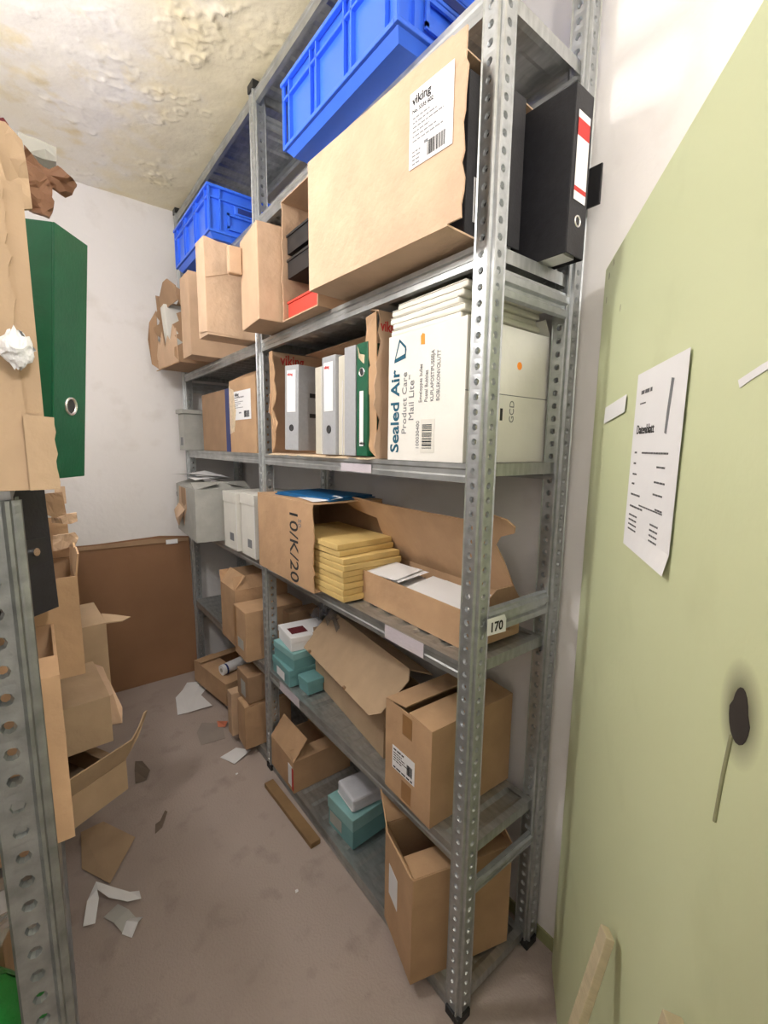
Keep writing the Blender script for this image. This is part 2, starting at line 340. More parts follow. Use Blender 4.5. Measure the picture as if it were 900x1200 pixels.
# ---------------------------------------------------------------- shelving racks
PITCHH = 0.0335
def post_mesh(height):
    mb = MB(); W = 0.056
    def flange(org, du, nrm):
        # strips: bead 0..0.012, holed strip .014...046, lip
        o = Vector(org); du = Vector(du); n = Vector(nrm)
        def P(a, z, out=0.0): return o+du*a+n*out+Vector((0, 0, z))
        for a0, o0, a1, o1 in ((.0034, -.014, .0036, -.001), (.0036, -.001, .0052, .0045), (.0052, .0045, .0088, .0055), (.0088, .0055, .0125, -.001), (.0125, -.001, .015, -.001), (.039, -.001, .045, -.001), (.045, -.001, .047, .002)):
            mb.poly([P(a0, 0, o0), P(a1, 0, o1), P(a1, height, o1), P(a0, height, o0)])
        nz = int(height/PITCHH); z0 = 0.0
        ca = .027; hw = .012
        for k in range(nz+1):
            za = k*PITCHH; zb = min(za+PITCHH, height)
            if zb-za < PITCHH*.9:
                mb.poly([P(.015, za, -.001), P(.039, za, -.001), P(.039, zb, -.001), P(.015, zb, -.001)]); continue
            zc = (za+zb)/2; h2 = PITCHH/2
            outer = [(ca+hw, zc), (ca+hw, zc+h2), (ca, zc+h2), (ca-hw, zc+h2), (ca-hw, zc), (ca-hw, zc-h2), (ca, zc-h2), (ca+hw, zc-h2)]
            r1, r2 = .0078, .0048
            i = len(mb.v)
            for a, z in outer: mb.v.append(tuple(P(a, z, -.001)))
            for q in range(8):
                t = q*math.pi/4; mb.v.append(tuple(P(ca+r1*math.cos(t), zc+r1*1.05*math.sin(t), -.0005)))
            for q in range(8):
                t = q*math.pi/4; mb.v.append(tuple(P(ca+r2*math.cos(t), zc+r2*1.1*math.sin(t), -.0075)))
            for q in range(8):
                mb.f.append((i+q, i+(q+1) % 8, i+8+(q+1) % 8, i+8+q)); mb.f.append((i+8+q, i+8+(q+1) % 8, i+16+(q+1) % 8, i+16+q))
    flange((0, 0, 0), (1, 0, 0), (0, -1, 0))
    flange((0, 0, 0), (0, 1, 0), (-1, 0, 0))
    mb.poly([(.0034, .014, 0), (.014, .0034, 0), (.014, .0034, height), (.0034, .014, height)])
    return mb.mesh('post')
LEVELS = [0.05, 0.52, 1.045, 1.541, 2.02, 2.505, 2.972]
def shelf_mesh(length, depth):
    """top at z=0, x 0..depth, y 0..length, ribbed sheet with folded front and rear edges"""
    mb = MB(); n = max(4, int(length/0.085)); pitch = length/n; prof = []
    for k in range(n):
        y = k*pitch
        prof += [(0, y, 0), (0, y+pitch*.25, 0), (0, y+pitch*.40, -.006), (0, y+pitch*.75, -.006), (0, y+pitch*.90, 0)]
    prof.append((0, length, 0))
    a, b = .022, depth-.022
    mb.extrude(prof, (a, 0, 0), (b, 0, 0))
    for x0, x1 in ((0, a), (b, depth)): mb.poly([(x0, 0, 0), (x1, 0, 0), (x1, length, 0), (x0, length, 0)])
    for x0, s in ((0, 1), (depth, -1)):   # folded lips with a groove and a return
        pr = [(0, 0), (0, -.012), (.003*s, -.016), (.003*s, -.028), (0, -.032), (0, -.046), (.016*s, -.046), (.016*s, -.036)]
        mb.extrude([(x0+x, 0, z) for x, z in pr], (0, 0, 0), (0, length, 0))
    for y0 in (0, length):
        mb.poly([(0, y0, 0), (depth, y0, 0), (depth, y0, -.03), (0, y0, -.03)])
    return mb.mesh('shelf')
def beam_mesh(length, h):
    pr = [(.004, 0), (-.002, .004), (-.002, h*.28), (.005, h*.36), (.005, h*.46), (-.003, h*.54), (-.003, h*.78), (.005, h*.86), (.005, h*.95), (.012, h)]
    mb = MB(); mb.extrude([(0, y, z) for y, z in pr], (0, 0, 0), (length, 0, 0)); mb.extrude([(0, y+.004, z) for y, z in pr], (0, 0, 0), (length, 0, 0))
    return mb.mesh('side_beam')
def rack(label, x0, depth, ys, side=1, height=3.0, levels=LEVELS, beams=((.375, .035), (1.115, .066), (1.91, .066), (2.86, .05)), skip=(), steel=None, caps=True):
    steel = steel or STEEL
    t = thing('shelving_rack', label, 'shelving', (x0, ys[0], 0), 0)
    pm = post_mesh(height); pm.materials.append(steel)
    bmesh_ = beam_mesh(depth-.02, 1.0)
    for yy in ys:
        for xx in (0, depth):
            o = link('post', pm, t); o.location = (xx*side, yy-ys[0], 0); o.scale = (side, 1, 1)
            MB().box(-.006, .044, -.006, .012, -.0, .026).box(-.006, .012, .012, .044, 0, .026).build('foot', BLACKP, o, bevel=.002)
            if caps: MB().slab([(-.006, -.006, height+.004), (.049, -.006, height+.004), (.049, .012, height+.004), (.012, .012, height+.004), (.012, .049, height+.004), (-.006, .049, height+.004)], .028).build('post_cap', BLACKP, o)
        for z, h in beams:
            me = beam_mesh(depth-.012, h); me.materials.append(steel)
            o = link('side_beam', me, t); o.location = (.012 if side > 0 else -depth+.0, yy-ys[0]+.006, z)
            for rx in (.03, depth-.04):
                for rz_ in (.25, .7):
                    pass
    shelves = []
    for b in range(len(ys)-1):
        L = ys[b+1]-ys[b]-.012; sm_ = shelf_mesh(L, depth); sm_.materials.append(STEELS)
        for k, z in enumerate(levels):
            if (b, k) in skip: continue
            o = link('shelf', sm_, t); o.location = (.004 if side > 0 else -depth-.004, ys[b]-ys[0]+.016, z); shelves.append(((b, k), o))
    return t, dict(shelves)
X0, DEP = 0.801, 0.317
Y0, Y1, Y2 = 0.671, 1.905, 3.139
R1, SH = rack('tall galvanised steel rack along the white wall, two bays of boxes', X0, DEP, (Y0, Y1, Y2))
# shelf edge labels, number tag
def edge_label(key, y0, y1, z0, z1):
    s = SH[key]; yb = (Y0, Y1)[key[0]]+.016
    MB().box(-.0022, -.0008, y0-yb, y1-yb, z0-LEVELS[key[1]], z1-LEVELS[key[1]]).build('edge_label', mat('lilac_paper', srgb(206, 198, 206), .6, 0, .1, 40, stretch=(1, 1, 8)), s)
edge_label((0, 2), .85, 1.022, 1.002, 1.044); edge_label((0, 1), 1.60, 1.79, .478, .517); edge_label((0, 3), 1.10, 1.27, 1.498, 1.524)
nt_ = MB().slab([(.032, -.012, 1.127), (.104, -.012, 1.122), (.103, -.012, 1.156), (.096, -.012, 1.168), (.03, -.012, 1.17)], .0008).build('number_tag', PAPER, R1)
text('170', .034, INK, nt_, frame((.040, -.0126, 1.134), (1, 0, -.03), (0, 0, 1)), bold=.0008)
MB().box(.335, .341, -.048, -.008, 2.17, 2.262).build('bracket', BLACKP, R1, bevel=.002)

R2, SH2 = rack('galvanised rack on the torn carton side of the aisle, opposite the long rack', -.020, .42, (.63, 2.13, 3.12), side=-1, height=1.515, levels=[.05, .52, 1.045, 1.524], steel=STEEL_SHADE, caps=False, beams=((.375, .035), (1.115, .066)), skip=())

# ---------------------------------------------------------------- cartons
def carton(name, label, x0, x1, y0, y1, z0, z1, m=CARD, rz=0.0, group=None, top='open', flaps=(), cat='cardboard box', t=.004, open_side=None, torn=0, seed=1, tilt=None, trim=0.0):
    """box on its base; flaps = (side, angle, length[, jag]); angle 0 = wall carried on upward, 90 = folded in flat, negative = folded out"""
    rnd = random.Random(seed); cx, cy = (x0+x1)/2, (y0+y1)/2; w_, d_, h = x1-x0, y1-y0, z1-z0
    th = thing(name, label, cat, (cx, cy, z0), rz, group, rot=(tilt[0], tilt[1], rz) if tilt else None)
    a, b = w_/2, d_/2
    if top == 'solid':
        MB().box(-a, a, -b, b, 0, h).build('body', m, th, bevel=.003)
    else:
        mb = MB(); mb.box(-a, a, -b+trim, b, 0, t)
        def wall(p, q, side):
            p = Vector(p); q = Vector(q); up = Vector((0, 0, 1))
            if side == open_side: return
            amp = torn if side in ('x0', 'x1') or torn < 0 else torn
            A = p; B = q; C_ = q+up*(h-t); D = p+up*(h-t)
            pts = [A, B]
            # neighbours of the open side get jagged vertical edges
            if torn and open_side == 'x0' and side in ('y0', 'y1'):
                if B.x < A.x: pts += [v for v in jag(B, C_, 14, torn, Vector((1, 0, 0)), rnd)]+[C_, D]
                else: pts += [C_, D]+[v for v in jag(D, A, 14, torn, Vector((1, 0, 0)), rnd)]
            elif torn and open_side == 'y0' and side in ('x0', 'x1'):
                if B.y < A.y: pts += [v for v in jag(B, C_, 14, torn, Vector((0, 1, 0)), rnd)]+[C_, D]
                else: pts += [C_, D]+[v for v in jag(D, A, 14, torn, Vector((0, 1, 0)), rnd)]
            else: pts += [C_, D]
            mb.slab(pts, t)
        wall((-a, -b, t), (a, -b, t), 'y0'); wall((a, -b+t, t), (a, b-t, t), 'x1'); wall((a, b, t), (-a, b, t), 'y1'); wall((-a, b-t, t), (-a, -b+(t if open_side != 'y0' else 0), t), 'x0')
        if top == 'closed' : mb.box(-a, a, -b+trim, b, h, h+t*.8)
        mb.build('body', m, th)
    for fl in flaps:
        side, ang, ln = fl[:3]; j = fl[3] if len(fl) > 3 else 0; sh = fl[4] if len(fl) > 4 else .0
        e0, e1, inn = {'x0': ((-a, b), (-a, -b), (1, 0)), 'x1': ((a, -b), (a, b), (-1, 0)), 'y0': ((-a, -b), (a, -b), (0, 1)), 'y1': ((a, b), (-a, b), (0, -1))}[side]
        A = Vector((e0[0], e0[1], h+.001)); B = Vector((e1[0], e1[1], h+.001)); r_ = math.radians(ang)
        D = Vector((0, 0, 1))*math.cos(r_)+Vector((inn[0], inn[1], 0))*math.sin(r_)
        E_ = (B-A).normalized()
        far = [B+D*ln-E_*sh, A+D*ln+E_*sh]
        if j: far = [far[0]]+jag(far[0], far[1], 12, j, D, rnd)+[far[1]]
        MB().slab([A, B]+far, t*.9).build('flap', m, th)
    return th
FX = lambda th, x0: x0-th.location.x
# --- blue crates
def crate(label, x0, x1, y0, y1, z0, h):
    cx, cy = (x0+x1)/2, (y0+y1)/2; a, b = (x1-x0)/2, (y1-y0)/2
    th = thing('plastic_crate', label, 'crate', (cx, cy, z0), 0, 'blue stacking crates on the upper shelf')
    i = .016   # wall inset from the outline
    mb = MB(); mb.box(-a+.03, a-.03, -b+.03, b-.03, 0, .006)
    for s in ((-a+i, a-i, -b+i, -b+i+.004), (-a+i, a-i, b-i-.004, b-i), (-a+i, -a+i+.004, -b+i, b-i), (a-i-.004, a-i, -b+i, b-i)): mb.box(s[0], s[1], s[2], s[3], .02, h)
    # sloping foot between base and wall
    o1 = [(-a+.03, -b+.03, 0), (a-.03, -b+.03, 0), (a-.03, b-.03, 0), (-a+.03, b-.03, 0)]; o2 = [(-a+.012, -b+.012, .022), (a-.012, -b+.012, .022), (a-.012, b-.012, .022), (-a+.012, b-.012, .022)]
    for k in range(4): mb.poly([o1[k], o1[(k+1) % 4], o2[(k+1) % 4], o2[k]])
    mb.build('body', BLUE, th)
    def ring(z0_, z1_, d, name):
        r = MB()
        r.box(-a+d, a-d, -b+d, -b+d+.014, z0_, z1_).box(-a+d, a-d, b-d-.014, b-d, z0_, z1_).box(-a+d, -a+d+.014, -b+d+.014, b-d-.014, z0_, z1_).box(a-d-.014, a-d, -b+d+.014, b-d-.014, z0_, z1_)
        r.build(name, BLUE, th, bevel=.002)
    ring(h-.012, h, 0, 'rim'); ring(.02, .032, .004, 'foot_rim')
    ring(h-.055, h-.047, .004, 'band')
    for yy in [-b+.006, -b+.05, -b*.36, -b*.36+.035, b*.36-.035, b*.36, b-.056, b-.012]:
        for xx in (-a+.004, a-.016): MB().box(xx, xx+.012, yy, yy+.006, .03, h-.01).build('rib', BLUE, th)
    for xx in [-a+.006, -a+.055, a-.061, a-.012]:
        for yy in (-b+.004, b-.016): MB().box(xx, xx+.006, yy, yy+.012, .03, h-.01).build('rib', BLUE, th)
    for sy, yo in ((-1, -b), (1, b-.012)):
        p = MB().box(-a+.09, a-.09, yo+.003, yo+.009, .045, .06).box(-a+.09, a-.09, yo+.003, yo+.009, h-.11, h-.10).box(-a+.09, -a+.1, yo+.003, yo+.009, .05, h-.1).box(a-.1, a-.09, yo+.003, yo+.009, .05, h-.1).build('end_panel', BLUE, th)
        hb = MB().box(-.075, .075, yo+.001, yo+.01, h-.098, h-.06).build('handle', BLUE, th, bevel=.003)
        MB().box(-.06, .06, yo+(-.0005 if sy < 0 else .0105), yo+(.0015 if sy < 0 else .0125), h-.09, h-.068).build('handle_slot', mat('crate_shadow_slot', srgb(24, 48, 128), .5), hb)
    return th
crate('blue ribbed stacking crate above the large brown printed carton', .715, 1.112, .895, 1.490, LEVELS[5], .215)
crate('blue stacking crate above the torn magazine boxes, by the back wall', .69, 1.087, 2.186, 2.78, LEVELS[5], .215)

# --- binders
def binder(name, label, pos, rz, w_, m, h=.318, dep=.285, spine_label=None, ring=None, slots=False, group=None, tilt=None, stripes=False, rivets=False, eyelet=CHROME):
    """spine at local x=0 facing -x"""
    th = thing(name, label, 'binder', pos, rz, group, rot=(tilt[0], tilt[1], rz) if tilt else None); t = .003
    c = MB(); c.box(0, t, -w_/2, w_/2, 0, h); c.box(t, dep, -w_/2, -w_/2+t, 0, h); c.box(t, dep, w_/2-t, w_/2, 0, h); c.build('cover', m, th, bevel=.001)
    MB().box(.02, dep-.03, -w_/2+.006, w_/2-.006, .006, h-.02).build('pages', PAPER, th)
    if spine_label:
        z0, z1, ww = spine_label
        lb = label_plate(th, frame((-.0012, ww/2, z0), (0, -1, 0), (0, 0, 1)), ww, z1-z0, PAPER, 'spine_label')
        if stripes:
            MB().box(-.0019, -.0011, -ww/2, ww/2, z1-.05, z1-.015).build('red_stripe', INKR, lb); MB().box(-.0019, -.0011, -ww/2, ww/2, z0+.018, z0+.028).build('red_stripe', INKR, lb)
    if ring:
        z, r = ring; mb = MB(); n = 20; i0 = 0
        pr = [(r, -.0002), (r*.98, -.0022), (r*.8, -.0026), (r*.72, -.0004)]
        for k in range(n):
            a = 2*math.pi*k/n
            for q, xx in pr: mb.v.append((xx, q*math.cos(a), z+q*math.sin(a)))
        for k in range(n):
            for q in range(3): mb.f.append((k*4+q, k*4+q+1, ((k+1) % n)*4+q+1, ((k+1) % n)*4+q))
        e = mb.build('eyelet', eyelet, th, smooth=True)
        MB().slab([(-.0004, r*.74*math.cos(-2*math.pi*k/n), z+r*.74*math.sin(-2*math.pi*k/n)) for k in range(n)], .0003).build('finger_hole', mat('hole_dark', srgb(60, 60, 62), .9), e)
    if slots:
        for z in (.42*h, .66*h): MB().box(.055, .085, -w_/2-.0012, -w_/2, z-.008, z+.008).build('slot', BLACKP, th, bevel=.0004)
    if rivets:
        for xx, zz in ((.05, .06), (.035, .06), (.055, .1), (.03, .13), (.055, .2), (.035, .2), (.05, .25), (.02, .285)):
            MB().tube([(xx, -w_/2-.003, zz), (xx, -w_/2+.001, zz)], .003, 8).build('rivet', CHROME, th)
    return th
exec_later = []
# --- level 5 (2.02): large printed carton etc.
z = LEVELS[4]
v = carton('cardboard_box', 'large pale cardboard carton with white shipping label, under the blue crate', .70, 1.02, .69, 1.265, z+.012, z+.355, CARDP, rz=.055, top='closed', open_side='y0', torn=.006, seed=4, trim=.036)
lm = frame((-.1615, -.135, .150), (0, -1, 0), (0, 0, 1))
lb = label_plate(v, lm, .125, .150)
text('viking', .024, INK, lb, lm @ Matrix.Translation((.008, .124, .0007)), bold=.0006)
text('No. 5335 602', .011, INK, lb, lm @ Matrix.Translation((.008, .108, .0007)), bold=.0003)
print_lines(lb, lm, [(.01, .096-.009*k, .05+.02*((k*7) % 3), .0028) for k in range(6)]+[(.01, .03, .025, .003), (.01, .022, .025, .003), (.01, .014, .025, .003), (.01, .006, .025, .003), (.045, .035, .012, .006)])
barcode(lb, lm @ Matrix.Translation((.055, .008, .0006)), .05, .028, 26)
binder('file_binder', 'black binder standing inside the open end of the large pale carton', (.90, .705, z+.018), math.pi/2, .08, BLACKF)
binder('file_binder', 'second black binder inside the open end of the large pale carton', (.815, .728, z+.018), math.pi/2, .075, BLACKF, spine_label=(.03, .12, .03))
binder('file_binder', 'black riveted binder with white and red spine label at the rack end', (1.03, .615, z+.001), math.pi/2+.02, .075, BLACKF, h=.345, dep=.29, spine_label=(.115, .295, .05), ring=(.075, .013), stripes=True, rivets=True)
# open box with trays
tb = carton('cardboard_box', 'brown carton lying open to the aisle, holding stacked letter trays', .755, 1.07, 1.330, 1.585, z+.002, z+.40, CARD, open_side='x0', torn=.004, top='closed', seed=8)
def tray(label, zz, m, x0=.775, tip=0.0):
    th = thing('letter_tray', label, 'tray', (x0, 1.457, zz), 0, 'letter trays in the brown carton', rot=(0, tip, 0))
    MB().box(0, .27, -.118, .118, 0, .003).box(.267, .27, -.118, .118, .003, .06).box(0, .27, -.118, -.115, .003, .06).box(0, .27, .115, .118, .003, .06).build('body', m, th)
    MB().box(-.002, .002, -.118, .118, 0, .058).build('front', m, th, bevel=.001)
    MB().box(-.006, .004, -.12, .12, .056, .064).build('rim', m, th, bevel=.001)
tray('red plastic letter tray at the bottom of the open carton', z+.008, RED)
tray('black plastic letter tray above the red one in the open carton', z+.150, BLACKP)
tray('topmost black plastic letter tray in the open carton', z+.232, BLACKP)
# magazine boxes in the far bay / at the middle post
h1 = carton('magazine_box', 'narrow brown cardboard box beside the carton of letter trays', .685, .98, 1.600, 1.815, z+.006, z+.335, CARD, rz=-.09, cat='cardboard box', top='solid')
MB().box(-.20, -.1485, .075, .1075, .20, .30).build('side_tab', CARD, h1, bevel=.006)
label_plate(h1, frame((-.1481, -.10, .001), (0, 1, 0), (0, 0, 1)), .004, .327, CARDP, 'tape')
h2 = carton('magazine_box', 'pale cardboard box with broad side panel jutting over the aisle', .60, .95, 1.955, 2.075, z+.004, z+.345, CARDP, top='closed', seed=3, flaps=(('y0', -4, .02, .003),))
MB().slab([(-.178, -.062, .01), (.03, -.062, .002), (.03, -.062, .34), (-.178, -.062, .372)], .003).build('side_panel', CARDP, h2)
MB().slab([(-.1765, -.0632, .215), (-.05, -.0632, .26), (-.05, -.0632, .262), (-.1765, -.0632, .218)], .0006).build('crease', CARD3, h2)
MB().slab([(-.178, -.062, .01), (-.178, -.062, .372), (-.184, .03, .368), (-.184, .03, .02)], .003).build('front_strip', CARDP, h2)
h3 = carton('magazine_box', 'plain brown cardboard box between the pale box and the ripped one', .665, .97, 2.44, 2.60, z+.004, z+.40, CARD, seed=9, flaps=(('x1', 80, .1),))
MB().tube([(-.10, -.082, .27), (-.10, -.079, .27)], .008, 10).build('finger_hole', mat('hole_dark', srgb(60, 60, 62), .9), h3)
h4 = carton('cardboard_box', 'ripped open cardboard box spilling a white binder, by the back wall', .655, .98, 2.69, 3.06, z+.003, z+.34, CARD3, seed=5, open_side='x0', torn=.03, rz=.05, flaps=(('y1', -12, .09, .03), ('y0', 12, .05, .02)))
MB().slab([(-.165, -.19, 0), (-.165, .19, 0)]+[(-.172, .19, .08), (-.168, .16, .16), (-.171, .12, .13), (-.168, .09, .2), (-.17, .03, .1), (-.168, -.02, .16), (-.172, -.08, .12), (-.17, -.13, .2), (-.172, -.19, .17)], .004).build('torn_front', CARD, h4)
MB().slab([(-.165, .19, 0), (-.20, .215, .03), (-.215, .21, .17), (-.20, .22, .27), (-.165, .19, .34)], .004).build('torn_side', CARD3, h4)
MB().slab([(-.165, -.19, -.001), (-.165, .19, -.001), (-.19, .17, -.012), (-.185, .09, -.01), (-.20, .02, -.014), (-.18, -.08, -.008), (-.19, -.15, -.012)], .004).build('torn_bottom', CARD2, h4)
MB().slab([(-.14, -.17, .33), (-.14, .17, .33), (-.15, .17, .40), (-.16, .04, .46), (-.16, -.04, .46), (-.15, -.15, .40)], .004).build('torn_top', CARD3, h4)
binder('file_binder', 'white binder slumped in the ripped open box by the back wall', (.668, 2.91, z+.03), .05, .07, WHITEC, tilt=(-.12, -.05))

# --- level 4 (1.541)
z = LEVELS[3]
g = thing('magazine_file', 'grey magazine file sticking out past the far post', 'magazine file', (.75, 3.065, z+.001), .12)
MB().box(0, .22, -.04, .04, 0, .225).build('body', GREYC, g, bevel=.002)
MB().box(-.012, .22, -.052, .052, .226, .252).build('lid', GREYC, g, bevel=.003)
MB().box(-.001, 0.0, -.02, .015, .03, .08).build('print_patch', INKG, g)
carton('cardboard_box', 'plain brown box between the grey file and the navy binder', .83, 1.08, 2.40, 2.88, z+.001, z+.33, CARD3, top='solid')
binder('file_binder', 'navy blue binder squeezed beside the torn labelled carton', (.80, 2.345, z+.001), 0, .06, NAVY)
c = carton('cardboard_box', 'torn brown carton with a big white label at the middle post', .795, 1.07, 1.975, 2.285, z+.001, z+.345, CARD2, seed=12, rz=.03, top='open', flaps=(('x0', 62, .1, .012), ('x1', 80, .1)))
lm = frame((-.1385, .095, .155), (0, -1, 0), (0, 0, 1)); lb = label_plate(c, lm, .20, .135)
text('viking', .022, INK, lb, lm @ Matrix.Translation((.012, .112, .0007)), bold=.0006)
print_lines(lb, lm, [(.012, .102, .11, .006)]+[(.012, .092-.009*k, .04+.03*((k*5) % 3), .0028) for k in range(5)]+[(.06, .03, .03, .006)])
barcode(lb, lm @ Matrix.Translation((.12, .01, .0006)), .06, .03, 26)
tp = MB().slab([(-.1392, .155, .09), (-.1392, .1, .1), (-.1392, .07, .2), (-.1392, .1, .3), (-.1392, .14, .31), (-.1392, .155, .33)], .0012); tp.build('torn_edge', TORN, c)
# torn box with binders
tb = carton('cardboard_box', 'wide torn cardboard box full of grey lever arch binders', .815, 1.10, 1.085, 1.835, z+.001, z+.425, CARD, open_side='x0', torn=.016, seed=21, flaps=(('y0', 76, .09, .01), ('x1', 87, .12)))
# ragged front edges of the torn box
rnd = random.Random(5)
for yy, sgn, wdt in ((-.373, 1, .06), (.373, -1, .075)):
    pts = [(-.146, yy, .004), (-.15, yy, .42)]+[(-.152+rnd.uniform(-.006, .004), yy+sgn*(wdt*.7+rnd.uniform(-.018, .016)), .42-.029*k-rnd.uniform(0, .01)) for k in range(14)]
    MB().slab(pts, .004 if sgn > 0 else -.004).build('torn_front', CARD2, tb)
pts = [(-.146, -.37, .003), (-.146, .37, .003)]+[(-.16+rnd.uniform(-.012, .012), .36-.048*k, -.001) for k in range(16)]
MB().slab(pts, .003).build('torn_bottom', TORN, tb)
MB().slab([(-.15, -.345, .30), (-.165, -.31, .31), (-.158, -.29, .335), (-.16, -.30, .30), (-.155, -.33, .27)], .002).build('paper_shred', TORN, tb)
text('viking', .06, INKR, tb, frame((-.10, .3705, .375), (1, 0, 0), (0, 0, 1)), bold=.001, sx=.8)
text('viking', .04, INKR, tb, frame((-.135, -.3757, .37), (1, 0, 0), (0, 0, 1)), bold=.001, sx=.8)
b0 = z+.008
def vk(th, zz, yy):
    text('viking', .014, INKR, th, frame((-.0022, yy, zz), (0, -1, 0), (0, 0, 1)), bold=.0004, name='lettering')
bA = binder('file_binder', 'grey lever arch binder with two slots in its cover, first from the box end wall', (.795, 1.615, b0+.012), .20, .082, GREYB, spine_label=(.145, .30, .052), ring=(.085, .013), slots=True, eyelet=BLACKP, tilt=(.03, -.0))
vk(bA, .28, .024)
c1 = thing('file_holder', 'cream cardboard file holder between the two labelled grey binders', 'file holder', (.82, 1.432, b0)); MB().box(0, .25, -.036, .036, 0, .305).build('body', CREAM, c1, bevel=.002); MB().box(-.002, .0, -.012, -.010, 0, .30).build('edge_strip', PAPER, c1)
bB = binder('file_binder', 'grey lever arch binder with white spine label in the middle of the torn box', (.80, 1.340, b0), .0, .086, GREYB, h=.325, spine_label=(.145, .305, .058), ring=(.085, .014), eyelet=BLACKP)
vk(bB, .285, .026)
c2 = thing('file_holder', 'thin cream file holder beside the plain grey binder', 'file holder', (.81, 1.272, b0)); MB().box(0, .25, -.023, .023, 0, .318).build('body', CREAM, c2, bevel=.002); MB().box(-.002, .0, -.004, -.002, 0, .24).build('edge_strip', PAPER, c2)
binder('file_binder', 'plain grey binder with blank spine next to the green one', (.80, 1.212, b0), 0, .062, GREYB, h=.335)
bG = binder('file_binder', 'green binder with narrow white spine label in the torn box', (.80, 1.146, b0), 0, .056, GREENB, h=.335, spine_label=(.03, .195, .02), ring=(.25, .014))
text('viking', .012, INK, bG, frame((-.0022, .008, .035), (0, -1, 0), (0, 0, 1)), bold=.0003)
# white mailer box
wb = carton('mailer_box', 'white printed mailer carton with teal lettering, stuffed with padded envelopes', .802, 1.135, .732, 1.018, z+.001, z+.335, mat('white_corrugated', srgb(232, 230, 224), .7, 0, .05, 10, .12, 40), cat='cardboard box', flaps=(('x1', 35, .05),))
M0 = frame((-.1675, .131, .0), (0, 0, 1), (0, 1, 0))   # text reads upward
def wtext(s, size, zz, yy, m, bold=0.0, sx=1.0): text(s, size, m, wb, frame((-.1672, yy, zz), (0, 0, 1), (0, 1, 0)), bold=bold, sx=sx)
wtext('Sealed Air', .050, .020, .096, INKT, .0011, 1.08)
wtext('Product Care', .027, .070, .064, INKG, 0, 1.1)
wtext('Mail Lite', .029, .105, .035, INKG, 0, 1.05); wtext('TM', .009, .212, .05, INKG)
for k, s in enumerate(('Enveloppes bulles', 'Postal Bubbles', 'KUPLAPOSTIPUSSEJA', 'BOBLEKONVOLUTT')): wtext(s, .0165, .150, .004-.0215*k, INKG, 0, .82)
wtext('100030400', .0165, .030, .012, INKG)
lm = frame((-.1669, .022, .022), (0, 0, 1), (0, 1, 0))
MB().box(0, .085, -.052, .0, 0, .0003, frame((-.1671, .006, .022), (0, 0, 1), (0, 1, 0))).build('barcode_frame', WHITEC, wb)
barcode(wb, frame((-.1674, -.038, .032), (0, 1, 0), (0, 0, 1)) @ Matrix.Rotation(math.pi/2, 4, 'Z') @ Matrix.Translation((0, -.038, 0)), .062, .036, 24, INKT, 4)
# logo: open triangular sail shape in three strokes
def strip3(a, b, c_, d_): MB().slab([(-.1668, p[1], p[0]) for p in (a, b, c_, d_)], .0005).build('logo', INKT, wb)
strip3((.262, .118), (.268, .118), (.322, .098), (.318, .094)); strip3((.316, .098), (.322, .097), (.300, .070), (.290, .068)); strip3((.262, .118), (.272, .116), (.282, .072), (.270, .070)); strip3((.270, .072), (.282, .074), (.298, .074), (.292, .068))
MB().slab([(-.1669, .012, .295), (-.1669, -.003, .293), (-.1669, -.002, .318), (-.1669, .006, .322), (-.1669, .013, .316)], .0004).build('orange_sticker', ORANGE, wb)
MB().tube([(.035, -.1434, .245), (.035, -.1429, .245)], .010, 14).build('orange_sticker', ORANGE, wb)
MB().box(-.166, .166, -.1435, -.1430, .168, .170).build('seam', INKG, wb)
text('GCD', .026, INKG, wb, frame((.02, -.1434, .10), (0, 0, 1), (-1, 0, 0))); MB().box(-.035, -.025, -.1434, -.143, .105, .135).build('stamp', INK, wb)
# ribbed front wall of the corrugated carton (real flutes)
for k in range(6):
    e = thing('padded_envelope', 'topmost white padded envelope on the pile in the mailer carton' if k == 5 else 'white padded envelope inside the pile in the mailer carton', 'envelope', (.806+.002*(k % 3), .742+.006*((k*3) % 5), z+.320+.0165*k), 0, 'padded envelopes in the mailer carton', rot=(0, .015, .012*((k*7) % 5-2)))
    MB().box(0, .31, 0, .258, 0, .0145).build('body', mat('envelope_white', srgb(240, 237, 226), .7, 0, .05, 10, .15, 40), e, bevel=.004)
    MB().box(-.001, .311, .004, .254, .0145, .0158).build('flap', mat('envelope_white', srgb(240, 237, 226)), e)

# --- level 3 (1.045)
z = LEVELS[2]
gb = carton('cardboard_box', 'grey printed carton with a hole torn in its front, by the back wall', .68, .98, 2.50, 3.03, z+.001, z+.29, GREYC, top='open', rz=-.06, flaps=(('x0', 75, .12, .02), ('y0', 70, .1), ('x1', 75, .12, .015)))
MB().slab([(-.1515, -.03, .28), (-.1515, .17, .28), (-.1515, .18, .2), (-.1515, .20, .15), (-.1515, .12, .10), (-.1515, .05, .05), (-.1515, .02, .11), (-.1515, -.04, .16)], .0008).build('torn_face', CARD, gb)
MB().slab([(-.1525, -.02, .28), (-.1525, .10, .28), (-.1525, .10, .185), (-.1525, .03, .17), (-.1525, -.02, .19)], .0008).build('torn_hole', CARD3, gb)
MB().slab([(-.151, .20, .17), (-.151, .02, .15), (-.185, .02, .11), (-.18, .06, .05), (-.185, .12, .09), (-.18, .19, .13)], .002).build('torn_flap', CARDP, gb)
text('0  O', .07, INKG, gb, frame((-.1506, .225, .24), (0, 0, -1), (0, 1, 0)))
print_sheets = [(0.0, .02), (.02, -.05), (-.01, .1)]
